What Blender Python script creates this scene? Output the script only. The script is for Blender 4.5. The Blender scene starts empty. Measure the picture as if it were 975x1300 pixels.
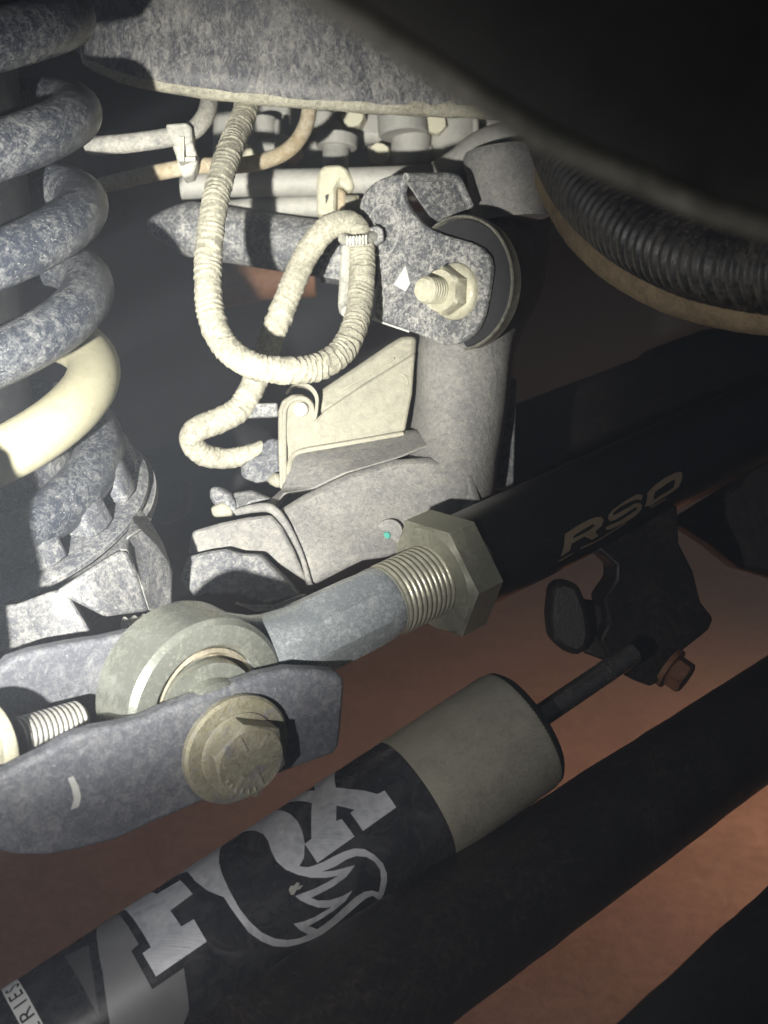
import bpy, bmesh, math, random
from mathutils import Vector, Matrix, noise as mnoise
from mathutils.geometry import delaunay_2d_cdt
random.seed(7)
SC = bpy.context.scene
COL = SC.collection
R = math.radians

# ------------------------------------------------------------------ camera
PITCH, FPX, CAM_H = R(18), 1569.0, 0.80
CAM = Vector((0, 0, CAM_H))
RT = Vector((1, 0, 0)); FW = Vector((0, math.cos(PITCH), -math.sin(PITCH))); UP = Vector((0, math.sin(PITCH), math.cos(PITCH)))
def ray(x, y): return FW + RT*((x-487.5)/FPX) - UP*((y-650)/FPX)
def P(x, y, d): return CAM + ray(x, y)*d
def D(r, u, b): return RT*r + UP*u - FW*b          # direction: right, up, towards the camera
cam_data = bpy.data.cameras.new('camera'); cam = bpy.data.objects.new('camera', cam_data); COL.objects.link(cam)
cam.location = CAM; cam.rotation_euler = (R(90)-PITCH, 0, 0)
cam_data.sensor_fit = 'VERTICAL'; cam_data.sensor_height = 36; cam_data.sensor_width = 27
cam_data.lens = 36*FPX/1300; cam_data.clip_start = 0.01; cam_data.clip_end = 60
cam_data.dof.use_dof = True; cam_data.dof.focus_distance = 0.52; cam_data.dof.aperture_fstop = 15
SC.camera = cam

# ------------------------------------------------------------------ light: one hand torch held low and left, added cool fill light
W = bpy.data.worlds.new('World'); SC.world = W; W.use_nodes = True
W.node_tree.nodes['Background'].inputs[0].default_value = (0.75, 0.85, 1.0, 1)
W.node_tree.nodes['Background'].inputs[1].default_value = 0.022
def spot(name, loc, target, watts, size, blend, col, rad):
    l = bpy.data.lights.new(name, 'SPOT'); l.energy = watts; l.spot_size = R(size); l.spot_blend = blend
    l.color = col; l.shadow_soft_size = rad
    o = bpy.data.objects.new(name, l); COL.objects.link(o); o.location = loc
    o.rotation_euler = (Vector(target)-Vector(loc)).to_track_quat('-Z', 'Y').to_euler()
    return o
TORCH = CAM + D(-0.135, -0.075, 0.01)
spot('torch_beam', TORCH, P(215, 480, .56), 58, 34, 1.0, (1.0, .98, .90), .007)
spot('torch_spill', TORCH, P(170, 760, .56), 3.6, 120, 1.0, (1.0, .97, .94), .004)
cool_fill = bpy.data.lights.new('added_fill', 'AREA'); cool_fill.energy = 3.2; cool_fill.size = 1.2; cool_fill.color = (.72, .82, 1.0)  # soft cool fill added at far left to lift the shadows, no actual source
ro = bpy.data.objects.new('added_fill', cool_fill); COL.objects.link(ro); ro.location = CAM + D(-1.6, .35, .5)
ro.rotation_euler = (P(150, 600, .6)-ro.location).to_track_quat('-Z', 'Y').to_euler()
bulb = bpy.data.lights.new('work_lamp', 'AREA'); bulb.energy = 3.2; bulb.spread = R(100); bulb.size = .3; bulb.color = (1.0, .62, .41)
bo = bpy.data.objects.new('work_lamp', bulb); COL.objects.link(bo); bo.location = Vector((1.0, 1.2, .34))
bo.rotation_euler = (Vector((.05, 1.35, 0))-bo.location).to_track_quat('-Z', 'Y').to_euler()
vs = SC.view_settings; vs.view_transform = 'Standard'; vs.look = 'None'; vs.gamma = 1; vs.exposure = 0; vs.use_curve_mapping = False
SC.render.engine = 'CYCLES'; SC.cycles.use_denoising = True; SC.cycles.max_bounces = 5

# ------------------------------------------------------------------ materials
def mat(name, base, dust=(.55, .54, .48), cover=.5, scale=220, rough=.65, metal=0.0, bump=.25, fleck=.35, soft=.16, brush=None, stain=None, edge=0.0, stretch=None, fine=1.0, dust_rough=.9):
    m = bpy.data.materials.new(name); m.use_nodes = True; nt = m.node_tree; N = nt.nodes; L = nt.links
    b = N['Principled BSDF']; tc = N.new('ShaderNodeTexCoord'); co = tc.outputs['Object']
    if stretch:
        ms = N.new('ShaderNodeMapping'); ms.inputs['Scale'].default_value = stretch; L.new(co, ms.inputs[0]); co = ms.outputs[0]
    def noi(sc, det=4, rgh=.6, dist=0.0, vec=None):
        n = N.new('ShaderNodeTexNoise'); n.inputs['Scale'].default_value = sc; n.inputs['Detail'].default_value = det
        n.inputs['Roughness'].default_value = rgh; n.inputs['Distortion'].default_value = dist
        L.new(vec or co, n.inputs['Vector']); return n.outputs['Fac']
    def mth(op, a, c=None):
        n = N.new('ShaderNodeMath'); n.operation = op
        for i, v in enumerate((a, c)):
            if v is None: continue
            if isinstance(v, (int, float)): n.inputs[i].default_value = v
            else: L.new(v, n.inputs[i])
        return n.outputs[0]
    def ramp(f, lo, hi):
        n = N.new('ShaderNodeMapRange'); n.interpolation_type = 'SMOOTHSTEP'
        n.inputs['From Min'].default_value = lo; n.inputs['From Max'].default_value = hi; L.new(f, n.inputs['Value']); return n.outputs['Result']
    def mix(f, a, c):
        n = N.new('ShaderNodeMix'); n.data_type = 'RGBA'
        if isinstance(f, (int, float)): n.inputs[0].default_value = f
        else: L.new(f, n.inputs[0])
        for i, v in ((6, a), (7, c)):
            if isinstance(v, tuple): n.inputs[i].default_value = (*v, 1)
            else: L.new(v, n.inputs[i])
        return n.outputs[2]
    big = noi(scale*.14, 3, .55, .6); mid = noi(scale, 5, .68, .8); fin = noi(scale*4.2, 3, .7)
    s = mth('ADD', mth('ADD', mth('MULTIPLY', big, .24), mth('MULTIPLY', mid, .48)), mth('MULTIPLY', fin, .28*fine))
    t = .5*(.72+.28*fine) + (.5-cover)*.42
    f = ramp(s, t-soft, t+soft)
    flk = mth('MULTIPLY', ramp(noi(scale*2.3, 2, .75, 1.5), .60, .70), fleck)
    f = mth('MAXIMUM', f, flk)
    scr = mth('MULTIPLY', ramp(noi(scale*5.5, 2, .8, 2.5), .63, .70), fleck*.9)
    f = mth('MAXIMUM', f, scr)
    c = mix(f, base, dust)
    dk = mth('MULTIPLY', ramp(noi(scale*1.7, 3, .7, 1.2), .58, .70), .45 if fleck > .25 else .12)
    c = mix(dk, c, tuple(v*.8 for v in base))
    if edge:
        bv = N.new('ShaderNodeBevel'); bv.samples = 4; bv.inputs['Radius'].default_value = .0013
        ge = N.new('ShaderNodeNewGeometry'); dt = N.new('ShaderNodeVectorMath'); dt.operation = 'DOT_PRODUCT'
        L.new(bv.outputs[0], dt.inputs[0]); L.new(ge.outputs['Normal'], dt.inputs[1])
        em = mth('MULTIPLY', ramp(mth('ADD', mth('SUBTRACT', 1.0, dt.outputs['Value']), mth('MULTIPLY', mth('SUBTRACT', fin, .5), .12)), .02, .14), edge)
        c = mix(em, c, tuple(min(.75, v*1.25) for v in dust))
    if stain: c = mix(mth('MULTIPLY', ramp(noi(scale*.3, 4, .6, 1.0), .52, .68), .8), c, stain)
    L.new(c, b.inputs['Base Color'])
    if metal: L.new(mth('MULTIPLY', mth('SUBTRACT', 1.0, f), metal), b.inputs['Metallic'])
    rr = mth('ADD', mth('MULTIPLY', f, dust_rough-rough), rough)
    if brush:
        mp = N.new('ShaderNodeMapping'); L.new(co, mp.inputs[0]); mp.inputs['Rotation'].default_value = brush[0]; mp.inputs['Scale'].default_value = brush[1]
        bn = noi(1.0, 2, .5, 0, mp.outputs[0]); rr = mth('ADD', rr, mth('MULTIPLY', mth('SUBTRACT', bn, .5), .35))
    L.new(rr, b.inputs['Roughness'])
    if bump:
        bp = N.new('ShaderNodeBump'); bp.inputs['Strength'].default_value = bump; bp.inputs['Distance'].default_value = .0012
        h = mth('ADD', mth('MULTIPLY', mid, .6), mth('MULTIPLY', fin, .4))
        if brush: h = mth('ADD', mth('MULTIPLY', h, .3), mth('MULTIPLY', bn, .5))
        L.new(h, bp.inputs['Height']); L.new(bp.outputs[0], b.inputs['Normal'])
    return m
M = {}
M['spring']  = mat('dusty_spring_paint', (.036, .042, .058), (.36, .36, .35), .29, 240, .32, 0, .18, .75, .15)
M['cream']   = mat('cream_paint', (.42, .39, .25), (.54, .51, .37), .56, 120, .42, 0, .14, .35, .3)
M['perch']   = mat('dusty_perch', (.095, .098, .115), (.42, .41, .375), .38, 300, .52, 0, .35, .8, .14, edge=.8)
M['rubber']  = mat('dusty_rubber', (.075, .08, .098), (.40, .395, .375), .40, 330, .65, 0, .3, .7, .11, edge=.6)
M['frame']   = mat('dusty_frame', (.055, .057, .070), (.42, .405, .37), .38, 330, .42, 0, .4, .85, .15, stretch=(1, 1, .5))
M['plate']   = mat('dusty_plate_paint', (.122, .128, .152), (.36, .36, .365), .32, 300, .48, 0, .25, .8, .17, edge=.6)
M['speck']   = mat('speckled_plate', (.075, .08, .092), (.44, .43, .40), .44, 520, .55, 0, .4, .8, .08, edge=.7)
M['cast']    = mat('dusty_casting', (.165, .163, .168), (.38, .365, .325), .47, 460, .72, 0, .8, .5, .17, edge=.5)
M['web']     = mat('dusty_aluminium', (.23, .222, .18), (.38, .36, .285), .55, 240, .62, 0, .35, .45, .17, edge=.4)
M['wrap']    = mat('dusty_tape', (.18, .172, .135), (.57, .54, .425), .57, 420, .9, 0, .8, .5, .15)
M['pipe']    = mat('dusty_pipe', (.20, .20, .19), (.55, .53, .46), .5, 240, .6, 0, .3, .5)
M['rustpipe']= mat('rusty_pipe', (.30, .22, .12), (.55, .50, .38), .5, 240, .6, 0, .3, .5)
M['clip']    = mat('dusty_clip', (.30, .30, .27), (.62, .60, .52), .5, 300, .6, 0, .3, .4, edge=0.5)
M['zinc']    = mat('zinc_steel', (.32, .335, .295), (.42, .41, .36), .20, 260, .25, .55, .05, .45, .18)
M['zincb']   = mat('bright_zinc_steel', (.42, .455, .485), (.66, .67, .66), .24, 520, .24, .5, .05, .6, .14)
M['thread']  = mat('thread_steel', (.46, .45, .36), (.50, .48, .38), .3, 200, .30, .5, .05, .2)
M['yzinc']   = mat('yellow_zinc', (.33, .30, .19), (.43, .41, .34), .45, 420, .40, .35, .6, .6, .16, stain=(.27, .26, .27), edge=.6)
M['nut']     = mat('jam_nut_steel', (.22, .22, .17), (.33, .32, .25), .4, 520, .36, .5, .2, .4, .25, edge=.5)
M['olive']   = mat('olive_zinc_nut', (.48, .46, .34), (.60, .57, .44), .5, 200, .4, .4, .15, .3, edge=0.5)
M['bracing'] = mat('brass_race', (.34, .30, .22), (.50, .45, .36), .45, 260, .45, .4, .2, .5)
M['blackp']  = mat('black_powder_coat', (.010, .010, .011), (.09, .08, .07), .14, 420, .30, 0, .12, .35, .14)
M['blackd']  = mat('black_dirty_steel', (.010, .009, .009), (.085, .060, .050), .24, 320, .42, 0, .35, .45, .16)
M['black']   = mat('black_rubber', (.012, .012, .013), (.05, .045, .04), .2, 200, .6, 0, .2, .2)
M['loom']    = mat('black_split_loom', (.014, .014, .014), (.13, .11, .085), .33, 260, .36, 0, .12, .3)
M['tanhose'] = mat('muddy_hose', (.16, .11, .06), (.32, .24, .14), .5, 160, .8, 0, .3, .3)
M['label']   = mat('black_label_film', (.022, .022, .026), (.12, .12, .125), .22, 110, .24, 0, .02, .22, .22, fine=.3, dust_rough=.5)
M['brush']   = mat('brushed_aluminium', (.58, .59, .62), (.62, .62, .63), .35, 90, .30, .55, .12, .12, .25, brush=((0, 0, 0), (60, 2600, 60)))
M['greyp']   = mat('grey_print', (.20, .20, .205), (.24, .24, .24), .4, 60, .38, .25, .03, .05, .25, fine=.3, dust_rough=.5)
M['darkgrey']= mat('dark_grey_print', (.085, .085, .09), (.11, .11, .11), .4, 60, .38, .2, .03, .05, .25, fine=.3, dust_rough=.5)
M['white']   = mat('white_print', (.62, .62, .60), (.66, .66, .64), .4, 90, .5, 0, .03, .05)
M['ink']     = mat('black_ink', (.02, .02, .02), (.06, .06, .06), .3, 90, .5, 0, 0, .05)
M['gold']    = mat('tan_lettering', (.27, .205, .13), (.33, .26, .17), .4, 400, .5, .1, 0, .35)
M['alu']     = mat('bead_blasted_aluminium', (.43, .40, .31), (.45, .42, .34), .45, 900, .30, .75, .02, .05, .4)
M['chrome']  = mat('dark_rod_chrome', (.30, .28, .26), (.12, .10, .09), .15, 300, .18, .9, .01, .1)
M['engine']  = mat('dusty_aluminium_casting', (.32, .315, .295), (.46, .45, .40), .5, 240, .45, .35, .3, .3, .3)
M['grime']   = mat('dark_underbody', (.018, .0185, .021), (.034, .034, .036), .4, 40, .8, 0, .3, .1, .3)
M['rust']    = mat('rusty_steel', (.16, .065, .028), (.26, .14, .075), .45, 160, .6, 0, .3, .3)
M['dirt']    = mat('red_brown_dirt', (.17, .098, .068), (.29, .185, .135), .5, 70, .95, 0, 1.0, .8, .16)
M['chip']    = mat('bare_metal_chip', (.50, .50, .47), (.62, .62, .60), .5, 500, .6, 0, .1, .3)
M['teal']    = mat('teal_paint_dot', (.03, .26, .20), (.10, .36, .30), .4, 700, .6, 0, .05, .3)
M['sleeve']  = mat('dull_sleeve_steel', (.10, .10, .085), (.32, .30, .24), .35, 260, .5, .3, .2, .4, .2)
M['stud']    = mat('stud_steel', (.50, .49, .46), (.52, .50, .45), .4, 260, .4, .4, .1, .3)

# ------------------------------------------------------------------ mesh helpers
def basis(ax, ref=None):
    ax = ax.normalized(); ref = ref or Vector((0, 0, 1))
    if abs(ax.dot(ref)) > .98: ref = Vector((1, 0, 0))
    u = (ref - ax*ref.dot(ax)).normalized(); return ax, u, ax.cross(u)
def spline(pts, n):
    pts = [Vector(p) for p in pts]; q = [pts[0]*2-pts[1]]+pts+[pts[-1]*2-pts[-2]]; out = []
    for i in range(1, len(q)-2):
        for k in range(n):
            t = k/n; a, b, c, d = q[i-1], q[i], q[i+1], q[i+2]
            out.append(.5*((2*b)+(c-a)*t+(2*a-5*b+4*c-d)*t*t+(3*b-a-3*c+d)*t**3))
    out.append(pts[-1]); return out
def resample(pts, step):
    L = [0]
    for a, b in zip(pts, pts[1:]): L.append(L[-1]+(b-a).length)
    n = max(2, int(L[-1]/step)); out = []; j = 0
    for i in range(n+1):
        s = L[-1]*i/n
        while j < len(L)-2 and L[j+1] < s: j += 1
        t = (s-L[j])/max(1e-9, L[j+1]-L[j]); out.append(pts[j].lerp(pts[j+1], min(1, max(0, t))))
    return out, L[-1]
class MB:
    def __init__(s): s.v = []; s.f = []
    def loft(s, rings, closed=True, caps=True):
        o = len(s.v); n = len(rings[0])
        for r in rings: s.v += [Vector(p) for p in r]
        for i in range(len(rings)-1):
            for j in range(n if closed else n-1):
                k = (j+1) % n; s.f.append((o+i*n+j, o+i*n+k, o+(i+1)*n+k, o+(i+1)*n+j))
        if caps:
            s.f.append(tuple(o+j for j in range(n))); e = o+(len(rings)-1)*n; s.f.append(tuple(e+j for j in reversed(range(n))))
        return s
    def tube(s, pts, rad, seg=16, caps=True, rfun=None):
        rings = []; u = None; acc = 0
        for i, p in enumerate(pts):
            t = (pts[min(i+1, len(pts)-1)]-pts[max(i-1, 0)]).normalized()
            if u is None: _, u, _ = basis(t)
            u = (u-t*u.dot(t)).normalized(); w = t.cross(u)
            if i: acc += (p-pts[i-1]).length
            r = rad[i] if isinstance(rad, (list, tuple)) else rad
            rings.append([p+(u*math.cos(a)+w*math.sin(a))*(rfun(acc, a, r) if rfun else r) for a in [2*math.pi*k/seg for k in range(seg)]])
        return s.loft(rings, True, caps)
    def lathe(s, org, ax, prof, seg=48, rfun=None, caps=True, ref=None):
        ax, u, w = basis(ax, ref); rings = []
        for t, r in prof:
            rings.append([org+ax*t+(u*math.cos(a)+w*math.sin(a))*(rfun(t, a, r) if rfun else r) for a in [2*math.pi*k/seg for k in range(seg)]])
        return s.loft(rings, True, caps)
    def prism(s, outline, vec):
        o = len(s.v); n = len(outline); s.v += [Vector(p) for p in outline]+[Vector(p)+vec for p in outline]
        s.f.append(tuple(range(o, o+n))); s.f.append(tuple(reversed(range(o+n, o+2*n))))
        for j in range(n): k = (j+1) % n; s.f.append((o+j, o+k, o+n+k, o+n+j))
        return s
    def box(s, c, a, b, h):
        o = len(s.v)
        for i in (-1, 1):
            for j in (-1, 1):
                for k in (-1, 1): s.v.append(c+a*i+b*j+h*k)
        for q in ((0, 1, 3, 2), (4, 6, 7, 5), (0, 4, 5, 1), (2, 3, 7, 6), (0, 2, 6, 4), (1, 5, 7, 3)): s.f.append(tuple(o+i for i in q))
        return s
    def build(s, name, m, parent=None, bevel=0, sub=0, flat=35, wob=0, seg=2):
        bm = bmesh.new(); vs_ = [bm.verts.new(p) for p in s.v]
        for f in s.f:
            try: bm.faces.new([vs_[i] for i in f])
            except ValueError: pass
        bmesh.ops.recalc_face_normals(bm, faces=bm.faces)
        if wob:
            bmesh.ops.triangulate(bm, faces=[f for f in bm.faces if len(f.verts) > 4])
            for _ in range(2): bmesh.ops.subdivide_edges(bm, edges=[e for e in bm.edges if e.calc_length() > .010], cuts=1, use_grid_fill=True)
            for v in bm.verts:
                n = mnoise.noise_vector(v.co*38)+.4*mnoise.noise_vector(v.co*120); v.co += n*wob
        me = bpy.data.meshes.new(name); bm.to_mesh(me); bm.free()
        for p in me.polygons: p.use_smooth = True
        if not sub: me.set_sharp_from_angle(angle=R(flat))
        o = bpy.data.objects.new(name, me); COL.objects.link(o); me.materials.append(M[m] if isinstance(m, str) else m)
        if bevel:
            b = o.modifiers.new('bevel', 'BEVEL'); b.width = bevel; b.segments = seg; b.limit_method = 'ANGLE'; b.angle_limit = R(32)
        if sub:
            b = o.modifiers.new('sub', 'SUBSURF'); b.levels = sub; b.render_levels = sub
        if parent is not None: adopt(o, parent)
        return o
def wmat(o):
    m = Matrix.Translation(o.location)
    return m if o.parent is None else wmat(o.parent) @ o.matrix_parent_inverse @ m
def adopt(o, parent):
    o.parent = parent; o.matrix_parent_inverse = wmat(parent).inverted()
def tag(o, label, cat, group=None):
    o['label'] = label; o['category'] = cat
    if group: o['group'] = group
    return o
def thing(name, loc, label, cat, group=None):
    o = bpy.data.objects.new(name, None); o.empty_display_size = .02; COL.objects.link(o); o.location = loc
    return tag(o, label, cat, group)
def onplane(pts, p0, n):
    out = []
    for x, y in pts:
        r = ray(x, y); out.append(CAM + r*((p0-CAM).dot(n)/r.dot(n)))
    return out
def hexring(c, ax, rc, seg=6, rot=0, ref=None):
    ax, u, w = basis(ax, ref); return [c+(u*math.cos(a)+w*math.sin(a))*rc for a in [rot+2*math.pi*k/seg for k in range(seg)]]
def hexnut(mb, c, ax, rc, h, rot=0, ref=None, cham=.12):
    """hexagon with domed chamfers: six flats, corners trimmed at both ends"""
    ax = ax.normalized(); n = 36; _, u, w = basis(ax, ref); rings = []
    def hr(a):
        k = (a-rot) % (math.pi/3)-math.pi/6; return rc*math.cos(math.pi/6)/math.cos(k)
    flat_r = rc*math.cos(math.pi/6)
    for t, lim in ((0, flat_r*.97), (h*cham, rc*1.01), (h*(1-cham), rc*1.01), (h, flat_r*.97)):
        ring = []
        for k in range(n):
            a = 2*math.pi*k/n+rot; r = min(hr(a), lim)
            ring.append(c+ax*t+(u*math.cos(a)+w*math.sin(a))*r)
        rings.append(ring)
    # corner-following chamfer: push corner verts inward only
    return mb.loft(rings)
# decals traced on a cylinder: outline pixels -> (s, angle) on the cylinder -> thin curved film
class Cyl:
    def __init__(s, org, ax, r): s.o = org; s.a, s.u, s.w = basis(ax); s.r = r
    def hit(s, x, y):
        d = ray(x, y); c = CAM-s.o; dp = d-s.a*d.dot(s.a); cp = c-s.a*c.dot(s.a)
        A = dp.dot(dp); B = dp.dot(cp); Cc = cp.dot(cp)-s.r**2; disc = max(0, B*B-A*Cc)
        p = CAM+d*((-B-math.sqrt(disc))/A)-s.o
        return p.dot(s.a), math.atan2(p.dot(s.w), p.dot(s.u))*s.r
    def pt(s, q, r): a = q[1]/s.r; return s.o+s.a*q[0]+(s.u*math.cos(a)+s.w*math.sin(a))*r
    def film(s, polys, lift):
        """polys: list of outlines in (s, arc) space; even-odd fill"""
        pts = []; edges = []; P2 = []
        for pl in polys:
            dense = []
            for a, b in zip(pl, pl[1:]+pl[:1]):
                a = Vector(a); b = Vector(b); n = max(1, int((b-a).length/.0025))
                dense += [a.lerp(b, k/n) for k in range(n)]
            o = len(pts); pts += dense; n = len(dense); edges += [(o+i, o+(i+1) % n) for i in range(n)]; P2.append(dense)
        def inside(p):
            c = False
            for pl in P2:
                for a, b in zip(pl, pl[1:]+pl[:1]):
                    if (a.y > p.y) != (b.y > p.y) and p.x < (b.x-a.x)*(p.y-a.y)/(b.y-a.y)+a.x: c = not c
            return c
        x0 = min(p.x for p in pts); x1 = max(p.x for p in pts); y0 = min(p.y for p in pts); y1 = max(p.y for p in pts); st = .003
        for i in range(int((x1-x0)/st)+1):
            for j in range(int((y1-y0)/st)+1):
                q = Vector((x0+(i+.5)*st, y0+(j+.5)*st))
                if inside(q): pts.append(q)
        v, e, f, *_ = delaunay_2d_cdt(pts, edges, [], 0, 1e-6)
        mb = MB(); mb.v = [s.pt(q, s.r+lift) for q in v]
        for t in f:
            c = sum((v[i] for i in t), Vector((0, 0)))/len(t)
            if inside(c): mb.f.append(tuple(t))
        return mb
    def px(s, lst, org=(0, 0), sc=1.0): return [s.hit(org[0]+x/sc, org[1]+y/sc) for x, y in lst]

# ================================================================== SETTING
mb = MB(); mb.v = [Vector(p) for p in ((-4, -1.5, 0), (4, -1.5, 0), (4, 6, 0), (-4, 6, 0))]; mb.f = [(0, 1, 2, 3)]
g = mb.build('ground', 'dirt'); g['kind'] = 'structure'
# dark floor pan and engine side behind everything; its lower edge is hidden by the axle and the bars
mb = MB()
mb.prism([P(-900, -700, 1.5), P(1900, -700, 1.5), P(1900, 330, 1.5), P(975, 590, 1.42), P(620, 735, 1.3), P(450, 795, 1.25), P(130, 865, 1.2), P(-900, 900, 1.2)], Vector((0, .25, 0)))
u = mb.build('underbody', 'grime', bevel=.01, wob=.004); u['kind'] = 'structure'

# ================================================================== FRAME RAIL (top)
def frame_rail():
    rings = []
    # cross-section swept along the rail: (height over lower edge, depth offset)
    path = [(92, 62, .70), (104, 78, .655), (125, 92, .632), (180, 111, .62), (300, 131, .615), (440, 143, .62), (580, 149, .64), (800, 158, .68), (1150, 165, .74)]
    sp = spline([Vector(p) for p in path], 6)
    for x, y, d in sp:
        b = P(x, y, d)
        sec = [(0, .012, 0), (0, .003, .001), (0, -.001, .006), (0, 0, .013), (0, .004, .03), (0, .006, .07), (0, .008, .16), (0, .09, .16), (0, .10, .012)]
        rings.append([b+Vector((0, yy, zz)) for _, yy, zz in sec])
    mb = MB(); mb.loft(rings)
    return mb
o = frame_rail().build('frame_rail', 'frame', wob=.0012, flat=60)
lip_ = spline([P(x, y-1, d-.0005) for x, y, d in ((103, 77, .657), (125, 91, .634), (180, 109, .6215), (300, 128, .6165), (440, 140, .6215), (560, 146, .637), (680, 151, .657), (800, 156, .678))], 10)
rings = []
for i, p in enumerate(lip_):
    k = .7+.3*mnoise.noise(Vector((i*.35, 0, 0)))
    rings.append([p+Vector((0, yy*k, zz*k)) for yy, zz in ((.012, -.001), (.003, -.0022), (-.002, .001), (-.0022, .006), (-.0005, .011), (.004, .011), (.012, .004))])
MB().loft(rings).build('mud_lip', 'wrap', o, flat=80, wob=.0006)
tag(o, 'dusty dark grey vehicle frame rail running along the top above the hoses', 'frame rail')
# end boss of the rail beside the spring
# near out of focus black panel at the upper right
sp = spline([P(250, -120, .135), P(370, -12, .14), P(480, 62, .144), P(590, 132, .148), P(700, 196, .152), P(820, 248, .156), P(930, 290, .16), P(1150, 350, .164)], 6)
rings = []
for p in sp:
    rings.append([p+D(*q) for q in ((0, 0, .0), (.001, .0025, .004), (.006, .009, .006), (.03, .035, .006), (.10, .12, .010), (.105, .125, -.02), (.03, .03, -.012), (.004, .004, -.006))])
M['liner'] = mat('dusty_liner_plastic', (.010, .010, .010), (.035, .032, .028), .3, 60, .7, 0, .2, .2, .3)
o = MB().loft(rings).build('wheel_liner', 'liner', sub=1)
MB().tube([p+D(.0006, .0008, .0015) for p in sp], .0017, 12).build('liner_light_streak', 'sleeve', o)  # paler strip put along the edge as its streak of light
tag(o, 'large black wheel arch liner edge hanging out of focus above ribbed hose', 'wheel liner')

# ================================================================== COIL SPRING
AX = P(-72, 400, .535); SX, SY = AX.x, AX.y; RS, RW = .0625, .0113
def zpix(y): return P(70, y, .535).z
zk = [zpix(v) for v in (745, 690, 600, 492, 378, 268, 150, 34, -85, -205)]   # wire height at the right-hand side, turn by turn
sroot = thing('coil_spring', (SX, SY, zk[0]), 'dusty black coil spring with one cream painted coil', 'coil spring')
def tilt(t):                                   # the spring bows: its lower coils lean more than the upper ones
    k = min(1, max(0, (t-1.0)/5.5)); tau = R(15-11*k); rho = R(8)
    return Vector((math.cos(rho), 0, math.sin(rho))), Vector((0, math.cos(tau), math.sin(tau)))
def helix(t):                                  # t in turns, 0 = right side at zk[0]; the wire climbs from the front to the right to the back
    i = min(len(zk)-2, max(0, int(math.floor(t)))); f = t-i
    q = [zk[max(0, min(len(zk)-1, i+k))] for k in (-1, 0, 1, 2)]
    z = .5*((2*q[1])+(q[2]-q[0])*f+(2*q[0]-5*q[1]+4*q[2]-q[3])*f*f+(3*q[1]-q[0]-3*q[2]+q[3])*f**3)
    a = 2*math.pi*t; e1, e2 = tilt(t); c = Vector((SX, SY, z-RS*e1.z)); return c+e1*(RS*math.cos(a))+e2*(RS*math.sin(a))
def wire(t0, t1, rw=RW):
    n = int((t1-t0)*72); return MB().tube([helix(t0+(t1-t0)*k/n) for k in range(n+1)], rw, 20)
wire(1.56, 2.74).build('lower_coils', 'spring', sroot)
o = wire(2.738, 3.16, RW+.0004).build('painted_coil', 'cream', sroot); o['label'] = 'cream painted coil segment'
wire(3.158, 8.4).build('upper_coils', 'spring', sroot)
mb = MB(); p0 = P(115, 473, .535); mb.prism([P(107, 473, .527), P(113, 470, .527), P(124, 471, .527), P(124, 474, .527), P(114, 475, .527)], FW*.012)
# bump stop and shock inside the spring
broot = thing('shock_absorber', (SX, SY, zk[0]), 'dark shock absorber body standing inside the coil spring', 'shock absorber')
MB().lathe(Vector((SX, SY, zk[0]-.03)), Vector((0, 0, 1)), [(0, .034), (.16, .034), (.162, .032), (.165, .040), (.30, .040), (.305, .036), (.5, .036)], 48).build('damper_body', 'black', broot)
MB().lathe(Vector((SX, SY, zk[0]-.05)), Vector((0, 0, 1)), [(0, .036), (.018, .036)], 32).build('lower_eye', 'grime', broot)

# ================================================================== SPRING ISOLATOR + PERCH
zi = zpix(650)
iroot = thing('spring_isolator', (SX, SY, zi-.02), 'dusty rubber spring isolator with block lugs under the coil spring', 'spring isolator')
ZV = Vector((0, 0, 1)); E1, E2 = tilt(0); IV = E1.cross(E2).normalized(); IC = Vector((SX, SY, zi-.081*E1.z+.018))
MB().lathe(IC-IV*.022, IV, [(0, .040), (0, .079), (.002, .081), (.004, .081), (.006, .078), (.006, .040)], 72).build('flange', 'rubber', iroot)
for k, adeg in enumerate((-92, -70, -48, -26, -4, 18, 40)):
    a = R(adeg); er = E1*math.cos(a)+E2*math.sin(a); et = E2*math.cos(a)-E1*math.sin(a)
    b = MB(); c = IC-IV*.016+er*.0665; h = (.014, .014, .014, .016, .020, .020, .020)[k]
    ring = lambda z, r0, r1, w: [c+er*r0-et*w+IV*z, c+er*r1-et*w*.92+IV*z, c+er*(r1+.002)+IV*z, c+er*r1+et*w*.92+IV*z, c+er*r0+et*w+IV*z]
    b.loft([ring(0, -.015, .009, .0090), ring(h*.8, -.015, .0065, .0084), ring(h, -.015, .003, .0076)])
    b.build('lug', 'rubber', iroot, bevel=.0018)
MB().lathe(IC-IV*.016, IV, [(0, .030), (0, .053), (.030, .051), (.030, .030)], 48).build('hub', 'rubber', iroot)
proot = thing('spring_perch', (SX, SY, zi-.09), 'dusty stamped steel spring perch with folded side wing below the isolator', 'spring perch')
MB().lathe(IC-IV*.06, IV, [(0, .030), (0, .066), (.018, .070), (.030, .079), (.0335, .0835), (.0375, .0835), (.0375, .079), (.034, .074), (.034, .030)], 72).build('cup', 'perch', proot)
Q = lambda l: [P(*p) for p in l]
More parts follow.
